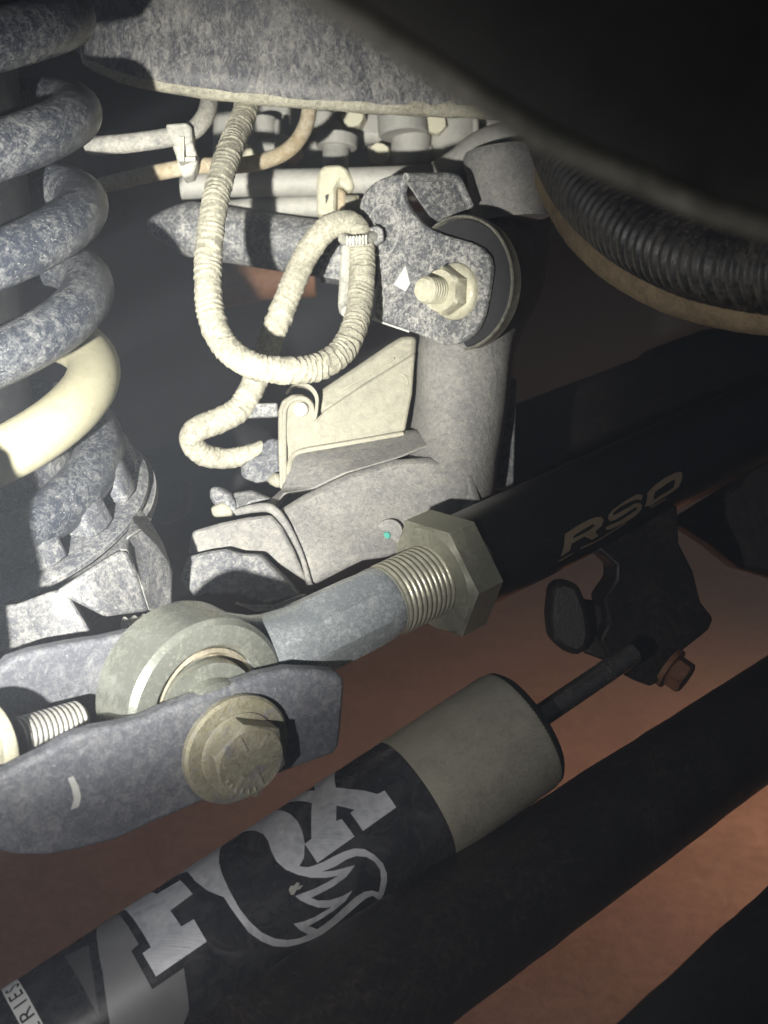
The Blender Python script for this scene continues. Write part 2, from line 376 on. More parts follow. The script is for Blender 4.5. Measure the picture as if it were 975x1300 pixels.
# wing facets
MB().prism(Q([(70, 752, .470), (108, 727, .472), (150, 700, .482), (160, 700, .484), (176, 738, .490), (190, 776, .494), (134, 784, .478)]), D(-.15, .05, -1)*.012).build('wing_face', 'perch', proot, bevel=.0015, wob=.0004)
MB().prism(Q([(150, 699, .483), (163, 683, .494), (180, 672, .502), (200, 692, .507), (214, 714, .509), (218, 730, .509), (218, 771, .508), (204, 775, .503), (189, 776, .494), (176, 738, .489), (161, 699, .484)]), D(-.15, .05, -1)*.010).build('wing_fold', 'perch', proot, bevel=.0018, wob=.0004)
MB().prism(Q([(160, 684, .494), (168, 655, .520), (178, 644, .530), (191, 660, .532), (206, 686, .530), (214, 712, .5115), (200, 692, .5085), (180, 672, .5035)]), D(-.2, -.3, -1)*.010).build('wing_top', 'perch', proot, bevel=.0015, wob=.0004)
MB().prism(Q([(-60, 775, .455), (20, 768, .462), (62, 752, .470), (82, 748, .472), (114, 801, .474), (60, 812, .470), (-60, 842, .452)]), FW*.006).build('gusset', 'perch', proot, bevel=.001, wob=.0004)
mb = MB().prism(Q([(162, 606, .575), (171, 586, .575), (174, 607, .575)]), FW*.012); mb.build('rear_tab', 'rubber', iroot)

# ================================================================== TRACK BAR with rod end
TA = P(243, 882, .452); TB = P(932, 551, .640); TU = (TB-TA).normalized()
def tpos(m): return TA+TU*m
def t_at(x):                      # distance along the bar where its axis passes pixel column x
    lo, hi = -.2, .6
    for _ in range(50):
        m = (lo+hi)/2; p = tpos(m)-CAM; px = 487.5+FPX*p.dot(RT)/p.dot(FW)
        if px < x: lo = m
        else: hi = m
    return lo
BOLT = D(.55, -.24, .76).normalized()
EYE = (BOLT-TU*BOLT.dot(TU)).normalized()
troot = thing('track_bar', tpos(0), 'black track bar with zinc rod end, threads and large hex jam nut', 'track bar')
re = thing('rod_end', tpos(0), '', ''); del re['label']; del re['category']; adopt(re, troot); re.location = tpos(0)
tN = t_at(547)
re.matrix_parent_inverse = Matrix.Identity(4); re.location = (0, 0, 0)
# eye ring
ER, EH = .0325, .0135
MB().lathe(tpos(0)-EYE*EH, EYE, [(0, .0215), (0, ER-.002), (.002, ER), (2*EH-.0022, ER), (2*EH, ER-.002), (2*EH+.0004, .0235), (2*EH-.002, .0222), (2*EH-.003, .0215), (.003, .0215), (0, .0215)], 96, caps=False).build('eye', 'zinc', re)
MB().lathe(tpos(0)-EYE*(EH-.003), EYE, [(0, .016), (0, .0212), (2*EH-.0055, .0212), (2*EH-.0048, .0198), (2*EH-.008, .018), (2*EH-.008, .016)], 72).build('race', 'bracing', re)
MB().lathe(tpos(0)-BOLT*.022, BOLT, [(0, .012), (.001, .0128)]+[(.002+.040*k/16, max(.0128, math.sqrt(max(0, .0195**2-(.002+.040*k/16-.022)**2)))) for k in range(17)]+[(.043, .0128), (.044, .012)], 64).build('ball', 'zinc', re)
# octagonal shank blending from the eye to the threads
side = TU.cross(EYE).normalized()
def sect(m, hw, hh, n=32, p=2.0, ch=None):
    c = tpos(m); out = []
    for k in range(n):
        a = 2*math.pi*k/n; ca, sa = math.cos(a), math.sin(a)
        r = 1/((abs(ca)**p+abs(sa)**p)**(1/p))
        out.append(c+EYE*(hw*r*ca)+side*(hh*r*sa))
    return out
t0 = t_at(487)
def octs(m, r, k=.35):
    c = tpos(m); out = []
    for i in range(32):
        a = 2*math.pi*i/32; b = (a % (math.pi/4))-math.pi/8
        out.append(c+(EYE*math.cos(a)+side*math.sin(a))*r*((1-k)+k*math.cos(math.pi/8)/math.cos(b)))
    return out
mshank = [sect(.019, .0112, .0262, 32, 2.4), sect(.024, .0114, .0232, 32, 2.3), sect(.030, .0121, .0198, 32, 2.2), sect(.037, .0135, .0172, 32, 2.1), sect(.044, .0150, .0160, 32, 2.0)]
mshank += [octs(.050, .0157, .6), octs(.055, .0160, 1.0), octs(t0-.011, .0160, 1.0), octs(t0-.006, .0156, .5), octs(t0-.001, .0154, 0), octs(t0, .0150, 0)]
MB().loft(mshank).build('shank', 'zincb', re, flat=26)
# threads
pit = .0026; nthr = []
k = t0
MB_t = MB(); prof = []; tl = tN+.030-t0
n = int(tl/(pit/8))
prof = [(i*tl/n, .0152) for i in range(n+1)]
def thr(t, a, r):
    f = (t/pit+a/(2*math.pi)) % 1.0; v = abs(f-.5)*2
    return r+.0009*(min(1, v*1.35)-.55)*min(1, t/.003)
MB_t.lathe(tpos(t0), TU, prof, 64, thr).build('thread', 'thread', re, flat=80)
# jam nut
mb = MB(); hexnut(mb, tpos(tN), TU, .0272, .0175, rot=R(-30), ref=D(-.46*.0+.03, .9, .2), cham=.10)
mb.build('jam_nut', 'nut', troot, flat=25)
# tube
tT = tN+.0175
MB().lathe(tpos(tT), TU, [(0, .016), (0, .0205), (.001, .0215), (.55, .0215), (.55, .016)], 96).build('tube', 'blackp', troot)
tc = Cyl(tpos(tT), TU, .0215)
Z = ((690, 580), 4.875)
Rr = [(130,478),(200,432),(280,388),(330,371),(360,375),(370,393),(358,425),(318,462),(337,488),(298,513),(262,497),(250,492),(175,535),(160,580),(105,617),(122,560)]
Rh = [(185,488),(240,452),(295,420),(315,417),(312,430),(280,455),(230,480),(180,505)]
Ss = [(612,240),(600,232),(570,235),(500,275),(430,325),(400,360),(398,385),(410,398),(440,390),(500,355),(560,315),(580,308),(575,325),(540,350),(470,395),(400,425),(380,440),(390,452),(420,445),(490,410),(560,370),(600,330),(608,300),(595,285),(560,290),(500,325),(440,358),(425,360),(430,345),(470,310),(540,275),(580,262),(605,268)]
Oo = [(640,225),(680,180),(750,130),(810,100),(845,92),(858,105),(852,150),(835,185),(790,220),(720,265),(665,300),(625,308),(640,260)]
Oh = [(690,215),(740,180),(795,145),(815,140),(805,185),(780,205),(720,240),(680,268),(682,240)]
for pl in ([Rr, Rh], [Ss], [Oo, Oh], [[(90,640),(185,590),(178,600),(95,648)]], [[(225,562),(330,514),(510,402),(507,411),(330,522),(230,570)]], [[(660,308),(760,256),(757,263),(662,316)]]):
    tc.film([tc.px(p, *Z) for p in pl], .0002).build('lettering', 'gold', troot)

# ================================================================== TRACK BAR BRACKET + BOLT
kroot = thing('track_bar_bracket', P(60, 1060, .44), 'dusty blue grey two plate bracket holding the track bar eye', 'bracket')
WC = P(296, 948, .440); PT = .007
front = [(-60,1010),(0,986),(30,970),(60,955),(90,937),(120,927),(150,922),(185,913),(208,902),(240,890),(330,858),(368,850),(400,851),(428,853),(437,860),(438,874),(434,925),(431,948),(424,958),(390,970),(350,985),(300,1003),(250,1022),(200,1043),(150,1066),(100,1080),(60,1087),(20,1086),(-60,1066)]
WN = BOLT
pl = onplane(front, WC, WN); MB().prism(pl, -WN*PT).build('front_plate', 'plate', kroot, bevel=.0018, seg=3)
p2 = WC-WN*.052
rear = [(-60,880),(0,850),(12,838),(40,828),(90,818),(130,812),(170,803),(200,800),(260,790),(300,800),(330,850),(200,930),(100,960),(-60,990)]
MB().prism(onplane(rear, p2, WN), -WN*PT).build('rear_plate', 'plate', kroot, bevel=.0018, seg=3)
MB().prism(Q([(-320,610,.40),(-104,612,.40),(-86,628,.40),(-72,720,.40),(-62,790,.40),(-58,850,.40),(-60,930,.40),(-320,960,.40)]), FW*.006).build('shade_blocker', 'plate', kroot, bevel=.001)  # unseen plate added beyond the left border to shade the spring and perch
ctr = tpos(0); gap = (WC-WN*PT-ctr).dot(BOLT)
MB().lathe(ctr, BOLT, [(.012, .010), (.012, .0185), (.016, .0182), (gap, .0165), (gap, .010)], 60).build('spacer', 'zinc', kroot)
# bolt through the eye
bx = thing('eye_bolt', WC, 'yellow zinc hex bolt with washer through the track bar bracket', 'bolt')
MB().lathe(WC+WN*.0003, WN, [(0, .010), (0, .0197), (.0006, .0205), (.0028, .0205), (.0036, .0195), (.0038, .010)], 72).build('washer', 'yzinc', bx)
MB().lathe(WC+WN*.0042, WN, [(0, .010), (0, .0146), (.0006, .0148), (.0012, .0140), (.0014, .010)], 60).build('flange', 'yzinc', bx)
mb = MB(); hexnut(mb, WC+WN*.0055, WN, .0148, .0080, rot=R(8), cham=.10); hd = mb.build('head', 'yzinc', bx, flat=25)
hc = WC+WN*.0136; _, hu, hw = basis(WN)
for k in range(6):
    a = R(60*k+22); d = hu*math.cos(a)+hw*math.sin(a); mb = MB(); mb.box(hc+d*.0082, d*.0028, WN.cross(d)*.0006, WN*.0004); mb.build('grade_mark', 'yzinc', hd)
mb = MB()
for k, a in enumerate([R(20+14*i) for i in range(6)]):
    d = -hu*math.cos(a)*.0+(hu*math.cos(a+R(95))+hw*math.sin(a+R(95))); mb.tube([hc+d*.0098+WN*.0001, hc+d*.0115+WN*.0001], .0005, 6)
mb.build('stamped_mark', 'yzinc', hd)
MB().lathe(WC-WN*.060, WN, [(0, .0088), (.0625, .0088)], 32).build('shaft', 'zinc', bx)
# chips of bare paint on the front plate
for pts in ([(86,988),(93,985),(100,998),(103,1012),(100,1024),(90,1028),(94,1014),(91,1000)], ):
    pp = onplane(pts, WC+WN*.0002, WN); MB().prism(pp, WN*.0001).build('paint_chip', 'chip', kroot)
# second bolt, at the left border
sroot2 = thing('bracket_bolt', P(10, 945, .43), 'threaded stud with flanged nut poking between the bracket plates', 'bolt')
sa = P(-14, 948, .418); sb = P(102, 914, .446); SU = (sb-sa).normalized(); ln = (sb-sa).length
n = 160
def sthr(t, a, r):
    f = (t/.0021+a/(2*math.pi)) % 1.0; return r+.0008*(min(1, abs(f-.5)*2.6)-.5)
MB().lathe(sa, SU, [(ln*i/n, .0069) for i in range(n-3)]+[(ln, .0060)], 40, sthr).build('thread', 'stud', sroot2, flat=80)
MB().lathe(sa+SU*.0008, SU, [(-.004, .010), (-.004, .0145), (-.001, .0165), (.0, .0165), (.0012, .0150), (.0012, .010)], 48).build('flange', 'olive', sroot2)
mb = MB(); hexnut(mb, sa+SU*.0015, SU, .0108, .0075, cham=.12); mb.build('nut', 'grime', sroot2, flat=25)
# bright exposed thread ends poking out behind the eye
tr = thing('thread_end', P(190, 785, .505), 'bright thread crests of a bolt end showing above the rod end eye', 'bolt end')
e0 = P(160, 789, .503); e1 = P(222, 779, .515); eu = (e1-e0).normalized(); el = (e1-e0).length
MB().lathe(e0-UP*.004, eu, [(el*i/100, .0055) for i in range(101)], 32, lambda t, a, r: r+.0012*(abs(((t/.0042+a/6.283) % 1)-.5)*2-.5)).build('thread', 'stud', tr, flat=80)

# ================================================================== STEERING STABILISER
SA = P(527, 1017, .500); sdir = (D(.865*.946, .5*.946, -.325)).normalized(); SRr = .0272
droot = thing('steering_stabilizer', SA-sdir*.1, 'steering stabilizer with black and brushed silver logo label and bare aluminium cap', 'steering stabilizer')
MB().lathe(SA-sdir*.30, sdir, [(0, .02), (0, SRr), (.30, SRr), (.30, .02)], 128).build('body', 'label', droot)
capL = .0
def s_at(x):
    lo, hi = -.3, .3
    for _ in range(50):
        m = (lo+hi)/2; p = SA+sdir*m-CAM; px = 487.5+FPX*p.dot(RT)/p.dot(FW)
        if px < x: lo = m
        else: hi = m
    return lo
sE = s_at(668)
MB().lathe(SA+sdir*.0004, sdir, [(0, .02), (0, SRr+.0002), (sE-.006, SRr+.0002), (sE-.0035, SRr-.0004)], 128, caps=False).build('end_cap', 'alu', droot)
MB().lathe(SA+sdir*(sE-.0035), sdir, [(0, SRr-.0003), (.002, SRr-.0008), (.004, SRr-.003), (.0045, .012), (.002, .010)], 96, caps=True).build('end_ring', 'black', droot)
RD = .0050
MB().lathe(SA+sdir*(sE-.002), sdir, [(0, RD), (.062, RD)], 40).build('piston_rod', 'chrome', droot)
lc = Cyl(SA, sdir, SRr)
zA = ((260, 1040), 3.9); zB = ((360, 960), 5.417); zC = ((100, 1080), 4.875); zD = ((0, 1180), 6.964)
def film(name, polys, lift, m): lc.film(polys, lift).build(name, m, droot)
outer = [(262,1130),(273,1135),(284,1139),(293,1153),(304,1168),(316,1184),(332,1195),(347,1201),(363,1202),(378,1199),(393,1194),(409,1186),(424,1175),(439,1162),(455,1148),(465,1140),(473,1137),(482,1143),(487,1135),(491,1119),(491,1109),(486,1096),(475,1085),(463,1078),(450,1077),(437,1081),(424,1087),(411,1094),(401,1098),(391,1101),(380,1100),(386,1089),(387,1071),(384,1056),(378,1043),(369,1034),(360,1030),(348,1027),(335,1031),(310,1044),(275,1064),(240,1084),(222,1096),(217,1112),(238,1107),(248,1119)]
inner = [(75,160),(90,120),(130,85),(190,65),(250,58),(290,75),(315,110),(330,160),(355,210),(400,250),(460,275),(520,288),(560,290),(575,262),(650,232),(700,200),(750,182),(800,187),(840,210),(868,250),(872,300),(860,362),(830,352),(790,358),(745,385),(690,435),(630,490),(570,535),(515,568),(470,588),(410,598),(345,590),(280,560),(220,505),(170,440),(120,350),(85,270),(70,210)]
film('logo_mark', [lc.px(outer), lc.px(inner, *zA)], .00012, 'brush')
for z in ([(490,272),(560,262),(640,255),(745,226),(700,285),(640,330),(580,362),(525,390),(500,400),(447,380),(540,345),(600,315),(660,280),(600,290),(520,290)],
          [(447,380),(500,385),(525,388),(560,402),(620,400),(680,380),(731,352),(695,405),(640,430),(600,438),(560,437),(510,420),(470,400)],
          [(731,352),(680,395),(640,425),(600,450),(540,485),(490,505),(438,517),(470,548),(517,572),(560,545),(512,528),(580,490),(640,450),(695,405)]):
    film('logo_flick', [lc.px(z, *zA)], .00016, 'brush')
X = [(360,95),(360,218),(450,228),(560,240),(645,262),(695,238),(775,352),(545,515),(460,392),(487,370),(365,342),(362,447),(400,433),(488,553),(232,735),(145,605),(192,570),(197,325),(0,335),(0,310),(120,245),(215,240),(222,195),(300,130)]
film('logo_letter', [lc.px(X, *zB)], .00020, 'brush')
F = [(250,335),(420,240),(485,270),(630,185),(706,270),(567,373),(636,470),(712,425),(792,562),(478,778),(395,636),(447,598),(400,515),(340,425),(290,370)]
film('logo_letter', [lc.px(F, *zC)], .00020, 'brush')
G1 = [(100,420),(160,388),(230,380),(300,460),(372,580),(325,620),(455,858),(650,725),(670,860),(682,985),(640,1090),(195,1090),(150,760),(115,560)]
film('label_stripe', [lc.px(G1, *zC)], .00014, 'greyp')
film('label_stripe', [lc.px([(570,240),(790,140),(830,420),(885,790),(700,440),(620,320)], *zD)], .00014, 'darkgrey')
bandp = [(-60,300),(0,330),(60,335),(80,350),(150,430),(250,590),(330,740),(400,870),(200,880),(100,700),(0,510),(-60,430)]
film('label_band', [lc.px(bandp, *zD)], .00014, 'white')
# small lettering on the band, reading along it
fc = bpy.data.curves.new('txt', 'FONT'); fc.body = 'SERIES'; fc.size = 1; fc.space_character = 1.45; fo = bpy.data.objects.new('txt', fc); COL.objects.link(fo)
bpy.context.view_layer.update()
tme = bpy.data.meshes.new_from_object(fo.evaluated_get(bpy.context.evaluated_depsgraph_get()))
a0 = Vector(lc.hit(0+262/6.964, 1180+812/6.964)); a1 = Vector(lc.hit(0+105/6.964, 1180+520/6.964))     # R base line to S
wid = max(v.co.x for v in tme.vertices); e = (a1-a0); el = e.length; e = e/el; nrm = Vector((-e.y, e.x))
if (Vector(lc.hit(10, 1260))-Vector(lc.hit(40, 1260))).dot(nrm) < 0: nrm = -nrm
sc_ = el/(wid*.62)
mb = MB(); mb.v = [lc.pt(a0+e*((v.co.x-wid*.36)*sc_)+nrm*((v.co.y-.35)*sc_*.9), SRr+.0003) for v in tme.vertices]; mb.f = [tuple(p.vertices) for p in tme.polygons]
mb.build('band_lettering', 'ink', droot)
bpy.data.objects.remove(fo); bpy.data.curves.remove(fc); bpy.data.meshes.remove(tme)
# scuff on the label
film('scuff', [lc.px([(415,352),(424,330),(440,330),(455,312),(470,318),(462,332),(486,326),(470,346),(452,352),(440,374),(425,375)], *zA)], .0003, 'clip')

# stabiliser clamp hanging from the track bar tube
croot = thing('stabilizer_clamp', tpos(t_at(800))-ZV*.02, 'black clamp bracket hanging from the track bar, bolted to the stabilizer rod', 'clamp')
cm = t_at(800)
MB().lathe(tpos(cm-.016), TU, [(0, .0217), (0, .0245), (.032, .0245), (.032, .0217)], 64).build('band', 'blackp', croot) if False else None
cl = Q([(700,742,.555),(716,735,.555),(735,742,.555),(748,775,.555),(752,805,.555),(748,822,.555),(735,834,.555),(715,826,.555),(699,812,.555),(696,780,.555)])
MB().prism(cl, FW*.018).build('side_lug', 'blackd', croot, bevel=.003)
cl = Q([(742,705,.56),(770,690,.565),(860,640,.58),(862,690,.58),(880,725,.58),(890,765,.58),(906,785,.58),(900,800,.58),(862,830,.57),(842,862,.565),(826,872,.565),(805,864,.56),(780,850,.56),(762,812,.555),(772,790,.555),(765,760,.558),(782,735,.56),(782,718,.56),(762,700,.56)])
MB().prism(cl, FW*.034).build('clamp_body', 'blackd', croot, bevel=.004)
cl = Q([(728,765,.572),(745,762,.572),(772,766,.572),(795,850,.568),(765,838,.566),(738,828,.566)])
MB().prism(cl, FW*.012).build('back_web', 'blackd', croot, bevel=.002)
cb = thing('clamp_bolt', P(875, 842, .57), 'rusty hex bolt head at the lower end of the black clamp', 'bolt')
ca = P(852, 840, .575); cu = (P(890, 820, .585)-ca)
ca2 = P(848, 846, .572); cu = D(.62, -.45, .35).normalized()
MB().lathe(ca2, cu, [(0, .006), (0, .0100), (.0025, .0100), (.0025, .006)], 40).build('washer', 'rust', cb)
mb = MB(); hexnut(mb, ca2+cu*.0027, cu, .0080, .0075, rot=R(15)); mb.build('head', 'rust', cb, flat=25)

# ================================================================== LOWER BARS
def bar(name, a, b, r, m, label, cat='steering rod'):
    u = (b-a); L_ = u.length
    o = MB().lathe(a, u, [(0, r*.8), (0, r)]+[(L_*k/40, r) for k in range(1, 41)]+[(L_, r*.8)], 64, lambda t, an, rr: rr+.0006*mnoise.noise(Vector((t*60, math.cos(an)*2, math.sin(an)*2)))).build(name, m)
    return tag(o, label, cat)
# tie rod: edges traced at two columns
pa = P(330, 1356, .410); pb = P(1000, 893, .640)
bar('tie_rod', pa, pb+(pb-pa)*.35, .0255, 'blackd', 'thick muddy black tie rod running below the steering stabilizer')
pa = P(800, 1420, .37); pb = P(1080, 1130, .50)
bar('sway_bar', pa-(pb-pa)*.2, pb+(pb-pa)*.3, .022, 'black', 'black bar crossing the bottom corner in front of brown ground', 'bar')

# ================================================================== AXLE CASTING
aroot = thing('axle_casting', P(560, 640, .62), 'dusty grey cast axle bracket with tall bushing column', 'axle casting')
def vloft(rows, back=.07, n=3):
    """rows: (y, [(x, d)...]) front profile; each becomes a closed loop with a back side"""
    rings = []
    for y, fr in rows:
        f = [P(x, y, d) for x, d in fr]; f = spline(f, n)
        bk = [f[-1]+FW*back, f[-1].lerp(f[0], .33)+FW*(back*1.05), f[-1].lerp(f[0], .66)+FW*(back*1.05), f[0]+FW*back]
        rings.append(f+bk)
    q = []
    cols = list(zip(*rings)); cols = [spline(list(c), 4) for c in cols]
    return [list(r) for r in zip(*cols)]
rows = [(274, [(575,.655),(600,.640),(630,.636),(655,.650),(680,.690),(700,.74)]),
        (300, [(556,.650),(585,.628),(620,.622),(648,.630),(680,.680),(698,.74)]),
        (370, [(545,.640),(570,.616),(605,.608),(645,.618),(672,.665),(688,.73)]),
        (440, [(529,.632),(540,.606),(575,.594),(618,.597),(648,.612),(655,.650)]),
        (500, [(524,.628),(541,.601),(575,.589),(615,.592),(642,.606),(648,.640)]),
        (548, [(516,.624),(540,.595),(573,.583),(612,.586),(636,.600),(641,.632)]),
        (580, [(500,.612),(530,.588),(568,.577),(606,.580),(630,.594),(634,.625)]),
        (615, [(470,.595),(515,.579),(560,.570),(602,.574),(626,.590),(630,.620)]),
        (700, [(440,.575),(500,.568),(550,.562),(595,.568),(615,.588),(620,.620)])]
MB().loft(vloft(rows)).build('bushing_column', 'cast', aroot, flat=70, wob=.0003)
# lower arm of the casting: front face, rim, left facets
fr = [(350,650,.556),(385,628,.562),(440,602,.570),(500,583,.577),(545,580,.577),(600,600,.573),(612,640,.570),(600,690,.566),(540,700,.560),(460,712,.552),(394,745,.545),(384,705,.548),(370,675,.551)]
MB().prism(Q(fr), FW*.05).build('lower_arm', 'cast', aroot, bevel=.003, wob=.0004)
rim = spline(Q([(300,650,.5665),(325,645,.561),(345,646,.5555),(362,664,.5515),(378,694,.5485),(387,718,.5465),(393,743,.5445)]), 6)
MB().tube(rim, [.0017+.0005*math.sin(i/6) for i in range(len(rim))], 12).build('rim', 'cast', aroot)
MB().prism(Q([(244,674,.560),(280,664,.560),(315,657,.562),(345,653,.560),(358,668,.556),(372,696,.551),(391,741,.5455),(340,706,.552),(320,702,.554),(285,698,.556),(238,704,.558)]), FW*.04).build('left_shoulder', 'cast', aroot, bevel=.002, wob=.0004)
MB().prism(Q([(228,735,.540),(238,706,.545),(262,700,.545),(286,697,.545),(305,703,.543),(331,704,.541),(380,756,.532),(352,764,.530),(335,767,.530),(322,763,.532),(300,754,.535),(262,756,.538),(248,760,.538)]), FW*.03).build('lower_gusset', 'perch', aroot, bevel=.002, wob=.0004)
MB().prism(Q([(296,766,.521),(315,770,.521),(345,770,.52),(378,757,.52),(388,756,.52),(355,776,.518),(325,777,.518)]), FW*.012).build('bright_lip', 'perch', aroot, bevel=.001)
# shelf + upper-left tabs
MB().prism(Q([(345,648,.5575),(362,626,.575),(400,620,.574),(440,601,.572),(510,580,.579),(560,560,.590),(540,545,.605),(514,546,.606),(372,574,.598),(356,622,.585),(335,640,.566)]), FW*.03).build('shelf', 'cast', aroot, bevel=.004, wob=.0004)
MB().prism(Q([(293,626,.575),(318,622,.575),(346,634,.57),(320,640,.568),(305,652,.566),(299,654,.566)]), FW*.02).build('tab', 'perch', aroot, bevel=.002)
MB().prism(Q([(265,619,.572),(278,617,.572),(292,626,.57),(300,640,.567),(299,655,.566),(284,640,.568),(272,643,.57),(266,632,.572)]), FW*.012).build('hook', 'rubber', aroot, bevel=.002)
MB().prism(Q([(266,644,.568),(284,636,.568),(294,645,.566),(296,655,.566),(270,657,.568)]), FW*.014).build('knob', 'web', aroot, bevel=.004, seg=3)
# sensor paint dot
pp = P(491, 680, .552); MB().lathe(P(495, 676, .5612), D(-.2, .05, 1), [(0, .0), (0, .0062), (.0012, .0058), (.0012, 0)], 32, caps=False).build('plug', 'cast', aroot)
MB().lathe(P(491, 680, .5597), D(-.2, .05, 1), [(0, .0012), (0, .0018), (.0006, .0014), (.0006, .0004)], 20).build('paint_dot', 'teal', aroot)
MB().prism(Q([(641,480,.640),(656,480,.640),(652,620,.62),(628,620,.62)]), FW*.05).build('rear_flange', 'perch', aroot, bevel=.001)

# cream web plate with sensor pivot
wroot = thing('sensor_bracket', P(360, 622, .595), 'cream dusty aluminium bracket plate with round pivot pin left of the column', 'bracket')
web = [(355,621,.588),(353,560,.594),(353,522,.597),(358,508,.598),(370,501,.599),(384,500,.600),(396,507,.600),(402,522,.600),(404,530,.600),(410,522,.602),(460,488,.606),(527,447,.612),(523,500,.609),(514,547,.604),(470,556,.602),(420,564,.600),(385,569,.598),(372,575,.597),(367,590,.594),(366,621,.589)]
MB().prism(Q(web), FW*.006).build('plate', 'web', wroot, bevel=.0012, seg=2)
MB().prism(Q([(406,526,.6025),(403,497,.606),(450,466,.611),(494,436,.616),(510,426,.618),(529,426,.619),(527,462,.6135),(470,495,.6085),(440,514,.6055)]), FW*.010).build('upper_fold', 'web', wroot, bevel=.0025)
MB().tube(spline(Q([(424,517,.6032),(470,488,.6068),(522,455,.6118)]), 6), .0006, 8).build('crease', 'web', wroot)
MB().tube(spline(Q([(430,497,.6068),(460,480,.6090),(500,455,.6128)]), 6), .0006, 8).build('crease', 'web', wroot)
lip = spline(Q([(362,621,.5875),(361,580,.593),(361,530,.596),(364,515,.597),(374,507,.598),(386,506,.598),(395,514,.598),(398,530,.599)]), 6)
MB().tube(lip, .0012, 8).build('raised_edge', 'web', wroot)
lip = spline(Q([(366,621,.5885),(367,595,.592),(371,581,.595),(384,573,.597),(430,565,.5985),(512,551,.602)]), 6)
MB().tube(lip, .0014, 8).build('raised_edge', 'web', wroot)
MB().lathe(P(382, 520, .5985), D(-.15, .1, 1), [(-.004, .003), (-.004, .0036), (.0008, .0036), (.0016, .0030), (.0012, .0)], 28, caps=False).build('pin', 'clip', wroot)
curl = spline(Q([(366,499,.607),(374,491,.604),(386,490,.600),(397,495,.598),(404,506,.598),(404,522,.599),(402,535,.600)]), 6)
rings = []
for p in curl: rings.append([p+D(0, 0, .003)+UP*.0012, p+D(0, 0, .003)-UP*.0002-RT*.0014, p-D(0, 0, .008)-UP*.0002-RT*.0014, p-D(0, 0, .008)+UP*.0012])
MB().loft(rings).build('curled_tab', 'web', wroot, flat=60)
MB().prism(Q([(308,513,.606),(352,511,.606),(353,529,.606),(304,531,.606)]), FW*.006).build('arm', 'speck', wroot, bevel=.001)
c = P(505, 487, .6088); _, eu_, ew_ = basis(D(-.1, .1, 1))
MB().tube([c+(eu_*math.cos(a)+ew_*math.sin(a))*.0052 for a in [2*math.pi*k/28 for k in range(29)]], .00035, 6, False).build('cast_mark', 'web', wroot)
for k in range(3):
    q = c+ew_*(.002*(k-1)); MB().tube([q+eu_*(-.003+.006*i/8)+ew_*(.0007*math.sin(i*1.6)) for i in range(9)], .0003, 6).build('cast_mark', 'web', wroot)

# ================================================================== UPPER ARM BRACKET + BUSHING
BX = D(-.66, -.10, .74).normalized()
bc = P(583, 360, .592)
buroot = thing('bushing', bc, 'round rubber bushing in steel sleeve behind speckled plate', 'bushing')
MB().lathe(bc-BX*.055, BX, [(.049, .029), (.049, .0318), (.0545, .0318), (.0553, .0322), (.0560, .0318), (.0560, .0309), (.0545, .0305), (.050, .029)], 96).build('sleeve', 'sleeve', buroot)
MB().lathe(bc-BX*.05, BX, [(.044, .012), (.044, .0300), (.0485, .0304), (.0498, .0300), (.0492, .024), (.052, .016), (.055, .012)], 72).build('rubber', 'grime', buroot)
sroot3 = thing('arm_bracket', P(560, 430, .59), 'speckled grey stamped plate bracket bolted over the round bushing', 'bracket')
pc = bc+BX*.006
plate = [(473,405),(477,370),(480,340),(478,318),(470,300),(460,285),(455,268),(457,254),(463,243),(470,235),(480,228),(493,223),(506,221),(515,221.5),(513,232),(510,243),(513,256),(521,269),(532,282),(545,291),(562,298),(579,303),(597,308),(610,315),(619,325),(622,340),(620,358),(617,376),(612,400),(604,418),(592,430),(578,437),(562,438),(544,430),(520,421),(500,414)]
PN = D(-.66, -.10, .74).normalized()
MB().prism(onplane(plate, pc, PN), -PN*.0045).build('face_plate', 'speck', sroot3, bevel=.0012)
MB().prism(Q([(513,222,.586),(578,223,.606),(588,238,.610),(596,255,.612),(602,262,.614),(596,268,.614),(566,277,.606),(557,281,.604),(545,272,.600),(533,256,.596),(524,242,.592),(517,232,.588)]), FW*.004).build('rear_flange', 'speck', sroot3, bevel=.001)
MB().tube(spline(Q([(515,225,.584),(545,225,.594),(577,226,.604),(588,243,.608),(597,262,.611)]), 6), .0021, 10).build('flange_edge', 'speck', sroot3)
# stamped round boss with clip slot
oc = onplane([(486, 292)], pc+PN*.0004, PN)[0]; _, ou, ow = basis(PN)
rg = [oc+(ou*math.cos(a)*.0125+ow*math.sin(a)*.0105) for a in [2*math.pi*k/40 for k in range(41)]]
MB().tube(rg, .0007, 6, False).build('stamped_ring', 'speck', sroot3)
for pts in ([(477,284),(478.5,284),(480,308),(478.5,309)], [(487,288),(489,288),(492,300.5),(490,301)]):
    MB().prism(onplane(pts, pc+PN*.0003, PN), PN*.0002).build('slot', 'ink', sroot3)
for pts in ([(463,283),(469,276),(471,279),(465,288)], [(481,330),(484,334),(484,340),(481,341)], [(500,361),(515,337),(521,360),(515,370)], [(472,406),(476,402),(484,408),(520,420),(519,422),(498,415)]):
    MB().prism(onplane(pts, pc+PN*.0003, PN), PN*.0002).build('paint_chip', 'chip', sroot3)
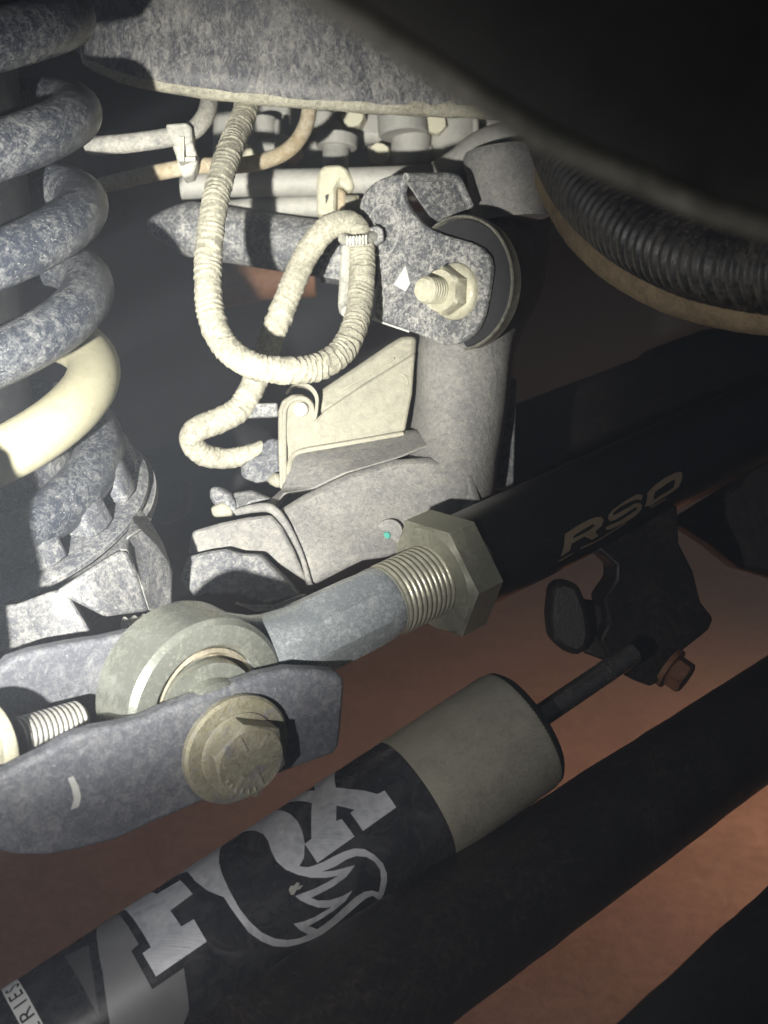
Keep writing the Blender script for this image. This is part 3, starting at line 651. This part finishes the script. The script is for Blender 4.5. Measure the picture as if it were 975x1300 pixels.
# nut + stud
nroot = thing('flange_nut', pc, 'olive zinc flange nut on a protruding stud through the speckled plate', 'nut')
nc = onplane([(579, 370)], pc, PN)[0]+PN*.0003
MB().lathe(nc, BX, [(-.002, .008), (-.002, .0132), (.0012, .0134), (.0022, .0130), (.004, .0105), (.0042, .008)], 60).build('flange', 'olive', nroot)
mb = MB(); hexnut(mb, nc+BX*.0030, BX, .0114, .0095, rot=R(5), cham=.16); mb.build('hex', 'olive', nroot, flat=25)
MB().lathe(nc+BX*.010, BX, [(0, .0062)]+[(.013*k/60, .0062) for k in range(1, 60)]+[(.0135, .0056), (.0142, .0052), (.0142, .0)], 40, lambda t, a, r: r+(.0006*(abs(((t/.0018+a/6.283) % 1)-.5)*2-.5) if t < .0128 else 0), caps=False).build('stud', 'olive', nroot, flat=60)

# ================================================================== WIRE HARNESS
hroot = thing('wire_harness', P(470, 290, .575), 'pale tape wrapped wire harness looping down and clipped to the speckled plate', 'wire harness')
hp = Q([(322,105,.645),(310,145,.625),(285,210,.590),(269,280,.572),(264,350,.562),(268,400,.557),(285,438,.554),(318,463,.554),(360,470,.557),(400,467,.564),(432,448,.574),(450,415,.586),(458,375,.598),(460,330,.606),(458,305,.608)])
rnd = [random.uniform(-1, 1) for _ in range(4000)]
def wrap(pitch, amp):
    def f(s, a, r):
        ph = s/pitch+a/(2*math.pi)+.45*math.sin(s*310)+.3*math.sin(s*97+1)+.22*math.sin(a*2+s*140)+.15*math.sin(a*3-s*410); i = int(math.floor(ph)); fr = ph-i
        st = (fr**1.6)*(1+.55*rnd[i % 4000])
        return r*(1+amp*(st-.5)+.035*mnoise.noise(Vector((s*160, math.cos(a)*1.5, math.sin(a)*1.5)))+.02*mnoise.noise(Vector((s*700, math.cos(a)*5, math.sin(a)*5))))
    return f
pts, L_ = resample(spline(hp, 10), .00042)
MB().tube(pts, .0063, 28, rfun=wrap(.0034, .085)).build('front_loop', 'wrap', hroot, flat=80)
hp2 = Q([(458,305,.608),(452,290,.609),(434,283,.610),(412,293,.611),(388,325,.612),(368,370,.612),(350,415,.612),(337,450,.611),(322,488,.609),(303,520,.607),(275,535,.605),(250,545,.604),(243,560,.607),(258,577,.612),(285,582,.618),(312,578,.620),(335,570,.622)])
pts, L_ = resample(spline(hp2, 10), .00045)
rr = [0.0064 if i < len(pts)*.72 else .0064-.0019*(i-len(pts)*.72)/(len(pts)*.28) for i in range(len(pts))]
MB().tube(pts, rr, 28, rfun=wrap(.0042, .085)).build('rear_loop', 'wrap', hroot, flat=80)
# tie and clip at the plate
ta = P(444, 302, .556)
MB().tube([P(436, 303, .606), P(445, 307, .598), P(458, 306, .597), P(468, 302, .602), P(480, 299, .612)], .0028, 10).build('clip_strap', 'clip', hroot)
for k in range(7):
    x = 441+k*4; MB().box(P(x, 306.5-k*.3, .5945 if 1 < k < 5 else .596), RT*.0004, UP*.0022, FW*.0010).build('strap_tooth', 'clip', hroot)
MB().prism(Q([(468,289,.606),(478,285,.606),(486,290,.605),(488,304,.605),(478,311,.606),(468,306,.606)]), FW*.006).build('clip_base', 'speck', hroot, bevel=.001)
MB().tube(spline(Q([(441,315,.610),(439,350,.606),(437,388,.598),(441,396,.594)]), 6), .0030, 10).build('side_guide', 'clip', hroot)
# connector body
MB().prism(Q([(305,590,.615),(320,582,.612),(332,575,.612),(333,562,.612),(342,556,.612),(355,557,.612),(356,600,.605),(345,610,.605),(325,613,.608),(306,606,.612)]), FW*.018).build('connector', 'rubber', hroot, bevel=.004, seg=3)
MB().prism(Q([(335,611,.600),(345,601,.598),(356,598,.597),(356,622,.594)]), FW*.012).build('connector_tail', 'web', hroot, bevel=.003)

# ================================================================== BRAKE LINES
def pipe(name, pix, rad, m, label, cat='brake line', step=.0015, seg=18, dress=None):
    pts, L_ = resample(spline(Q(pix), 8), step)
    r = lambda s, a, rr: rr*(1+.03*mnoise.noise(Vector((s*200, a, 0))))
    o = MB().tube(pts, rad, seg, rfun=r).build(name, m)
    return tag(o, label, cat)
pipe('brake_line', [(118,185,.612),(122,185,.610),(160,182,.610),(205,176,.612),(240,168,.616),(258,152,.622),(266,130,.632),(267,105,.65)], .0047, 'pipe', 'dusty pale hard brake line bending up under the frame rail, held by white clip')
pipe('fuel_line', [(130,235,.66),(170,226,.645),(205,218,.632),(250,211,.630),(300,210,.640),(340,203,.650),(370,187,.655),(388,160,.66),(395,125,.665)], .0042, 'rustpipe', 'tan rusty hard line passing behind the pale wire harness')
clr = thing('line_clip', P(230, 190, .605), 'small pale plastic clip joining the two hard lines', 'clip')
MB().prism(Q([(210,157,.606),(236,155,.606),(243,160,.606),(244,178,.606),(238,184,.606),(222,186,.606),(212,172,.606)]), FW*.012).build('upper_jaw', 'clip', clr, bevel=.0012)
MB().prism(Q([(218,184,.607),(244,178,.607),(250,198,.609),(226,206,.609)]), FW*.011).build('neck', 'clip', clr, bevel=.0012)
MB().prism(Q([(222,196,.613),(248,192,.613),(250,205,.615),(245,222,.620),(232,226,.620),(227,212,.616)]), FW*.012).build('lower_jaw', 'clip', clr, bevel=.0012)
MB().box(P(231, 190, .605), RT*.0012, UP*.006, FW*.001).build('latch', 'clip', clr)
MB().box(P(238, 203, .607), RT*.004, UP*.0010, FW*.001).build('latch', 'clip', clr)
# dusty tube behind the loop
pts = Q([(188,285,.700),(205,287,.700),(235,290,.699),(300,300,.695),(380,312,.690),(450,322,.685),(520,332,.68)])
pts, L_ = resample(spline(pts, 6), .003); n = len(pts)
rr = [max(.003, min(.0155, .003+.0125*((i/n)/.15)**.75)) for i in range(n)]
o = MB().tube(pts, rr, 40).build('control_arm', 'speck', None); tag(o, 'dusty grey tubular control arm with tapered end behind the harness loop', 'control arm')
bk = MB().prism(Q([(403,350,.655),(420,318,.655),(440,296,.655),(470,290,.652),(478,360,.645),(440,356,.655)]), FW*.02).build('arm_gusset', 'speck', o, bevel=.002)

# ================================================================== GEARBOX / ENGINE PARTS BEHIND (silver castings)
eroot = thing('gearbox', P(470, 230, 0.785), 'pale aluminium gearbox casting seen behind the frame rail gap', 'gearbox')
MB().prism(Q([(270,60,0.809),(720,60,0.809),(720,180,0.809),(640,232,0.809),(450,236,0.809),(300,236,0.809),(270,200,0.809)]), FW*.077).build('housing', 'engine', eroot, bevel=.006, wob=.003)
MB().prism(Q([(395,120,0.785),(420,140,0.785),(452,178,0.785),(560,182,0.785),(562,100,0.785),(395,100,0.785)]), FW*.038).build('upper_step', 'engine', eroot, bevel=.006)
def cyl(name, a, b, r, m, root, seg=40): 
    u = b-a; return MB().lathe(a, u, [(0, r*.6), (0, r*.95), (r*.05, r), (u.length-r*.05, r), (u.length, r*.95), (u.length, r*.6)], seg).build(name, m, root)
cyl('boss', P(508,120,0.770), P(512,172,0.770), 0.0154, 'engine', eroot)
cyl('boss', P(575,120,0.793), P(568,216,0.793), 0.0169, 'engine', eroot)
cyl('boss', P(522,172,0.778), P(520,215,0.778), 0.0123, 'engine', eroot)
cyl('neck', P(427,185,0.762), P(425,218,0.755), 0.0081, 'engine', eroot)
cyl('neck_flange', P(428,172,0.762), P(427,188,0.762), 0.0127, 'engine', eroot)
for x, y0, y1 in ((352, 150, 228), (470, 184, 232), (545, 184, 222), (604, 120, 200)):
    MB().prism(Q([(x-4, y0, .775), (x+4, y0, .775), (x+4, y1, .775), (x-4, y1, .775)]), FW*.04).build('rib', 'engine', eroot, bevel=.0015)
for x, y in ((372, 196), (455, 160), (487, 206), (556, 168), (597, 214), (320, 205)):
    mb = MB(); hexnut(mb, P(x, y, .80), D(-.1, -.1, 1), .0075, .030, rot=R(x % 60), cham=.05); mb.build('bolt_head', 'olive', eroot, flat=25)
cyl('bolt_head', P(335,150,0.785), P(335,172,0.785), 0.0077, 'engine', eroot)
cyl('bolt_head', P(410,145,0.785), P(410,165,0.785), 0.0077, 'engine', eroot)
pp_ = tag(MB().tube(spline(Q([(230,236,0.693),(300,233,0.693),(400,231,0.685),(480,229,0.678),(560,226,0.678)]), 6), 0.0075, 24).build('coolant_pipe', 'engine'), 'pale metal coolant pipe passing through a slotted clamp', 'pipe')
pp_ = tag(MB().tube(spline(Q([(290,268,0.708),(350,263,0.701),(420,262,0.693),(480,264,0.685)]), 6), 0.0062, 24).build('lower_pipe', 'engine'), 'pale lower metal pipe under the slotted clamp pipe', 'pipe')
kc = thing('pipe_clamp', P(418, 240, 0.670), 'rounded pale pipe clamp with a dark slot around the coolant pipe', 'clamp')
MB().prism(Q([(402,270,0.668),(402,232,0.668),(404,216,0.668),(412,209,0.668),(432,208,0.671),(442,214,0.671),(448,226,0.671),(450,240,0.671),(440,243,0.671),(432,232,0.670),(427,240,0.668),(427,272,0.668),(418,276,0.668),(408,274,0.668)]), FW*.02).build('band', 'olive', kc, bevel=.003)
MB().prism(Q([(413,248,0.668),(417,246,0.668),(418,268,0.668),(414,270,0.668)]), FW*.001).build('slot', 'ink', kc)
MB().prism(Q([(428,236,0.671),(440,243,0.671),(440,258,0.671),(462,262,0.671),(455,275,0.671),(428,274,0.671)]), FW*.015).build('insert', 'rustpipe', kc, bevel=.002)
cyl('clamp_screw', P(438,262,0.670), P(456,262,0.670), .006, 'yzinc', kc)
tag(MB().tube(spline(Q([(560,228,0.662),(585,212,0.662),(610,192,0.662),(640,180,0.662),(680,182,0.670),(740,200,0.678)]), 6), 0.0104, 24).build('silver_hose', 'engine'), 'grey silver hose arching beside the ribbed black hose', 'hose')
o = MB().lathe(P(640, 190, 0.639), D(.1, -1, -.1), [(0, .0155), (0, .020), (.0023, .0215), (.0077, .0215), (.010, .0204), (.036, .020), (.036, .0155)], 48).build('canister', 'cast'); tag(o, 'grey round canister standing behind the bushing column', 'canister')
# rusty exhaust glimpsed in the gap
o = MB().tube(spline(Q([(282,366,1.05),(310,360,1.04),(350,354,1.03),(400,352,1.03)]), 6), .0165, 28).build('exhaust_pipe', 'rust'); tag(o, 'rusty brown exhaust pipe glimpsed behind the harness loop', 'exhaust pipe')

# ================================================================== RIGHT SIDE: loom, hose, axle tube
lp = Q([(690,110,.66),(704,170,.60),(735,232,.545),(790,285,.50),(862,322,.46),(935,340,.43),(1040,350,.40)])
pts, L_ = resample(spline(lp, 10), .0006)
def corr(s, a, r):
    f = (s/.0060) % 1.0; return r*(1+.17*(min(1, max(0, (abs(f-.5)*2-.30)*3.0))-.5))
n = len(pts)
o = MB().tube(pts, [.0125+.001*i/n for i in range(n)], 32, rfun=corr).build('ribbed_loom', 'loom', flat=80); tag(o, 'ribbed black corrugated wire loom sweeping under the wheel liner', 'loom')
pipe('muddy_hose', [(672,110,.70),(700,205,.64),(735,275,.585),(785,325,.545),(850,360,.51),(925,380,.48),(1040,392,.45)], .0118, 'tanhose', 'muddy tan hose running under the ribbed black loom', 'hose', .003, 28)
o = MB().lathe(P(560, 640, .80), P(1100, 420, 1.0)-P(560, 640, .80), [(0, .03), (0, .044), (.2, .044), (.21, .047), (.26, .047), (.27, .044), (.5, .044), (.5, .03)], 64).build('axle_tube', 'blackd'); tag(o, 'black axle tube running behind the track bar', 'axle tube')
o = MB().prism(Q([(858,664,.70),(880,650,.70),(935,615,.70),(960,580,.70),(1040,520,.70),(1060,700,.70),(1000,740,.70),(940,722,.70),(900,690,.70)]), FW*.03).build('axle_mount', 'blackd', bevel=.004); tag(o, 'dark angular axle mount beyond the lettered track bar', 'mount')
# dim parts in the gaps behind
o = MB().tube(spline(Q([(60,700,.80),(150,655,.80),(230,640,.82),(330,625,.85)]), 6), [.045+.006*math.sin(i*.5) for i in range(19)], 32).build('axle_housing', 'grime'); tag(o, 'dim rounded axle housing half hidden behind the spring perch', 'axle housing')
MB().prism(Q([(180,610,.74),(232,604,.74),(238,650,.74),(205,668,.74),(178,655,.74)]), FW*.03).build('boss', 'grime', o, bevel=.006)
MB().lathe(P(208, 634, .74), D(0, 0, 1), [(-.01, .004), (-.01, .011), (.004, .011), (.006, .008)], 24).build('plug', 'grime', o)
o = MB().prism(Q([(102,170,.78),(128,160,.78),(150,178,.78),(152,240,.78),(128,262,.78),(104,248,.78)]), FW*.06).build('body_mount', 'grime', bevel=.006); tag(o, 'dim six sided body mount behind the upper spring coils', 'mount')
# dusty air that shows the torch beam
mb = MB(); mb.box(Vector((0, 2.25, .45)), Vector((4.6, 0, 0)), Vector((0, 4.6, 0)), Vector((0, 0, 1.5)))
hz = mb.build('haze', 'ink'); hz['kind'] = 'stuff'; hz.data.materials.clear()
hm = bpy.data.materials.new('dusty_air'); hm.use_nodes = True; nt = hm.node_tree; nt.nodes.clear()
ou_ = nt.nodes.new('ShaderNodeOutputMaterial'); pv = nt.nodes.new('ShaderNodeVolumePrincipled')
pv.inputs['Color'].default_value = (.80, .87, 1.0, 1); pv.inputs['Density'].default_value = .135; pv.inputs['Anisotropy'].default_value = 0
nt.links.new(pv.outputs[0], ou_.inputs['Volume']); hz.data.materials.append(hm)
print('tris', sum(len(o.data.polygons) for o in bpy.data.objects if o.type == 'MESH'))
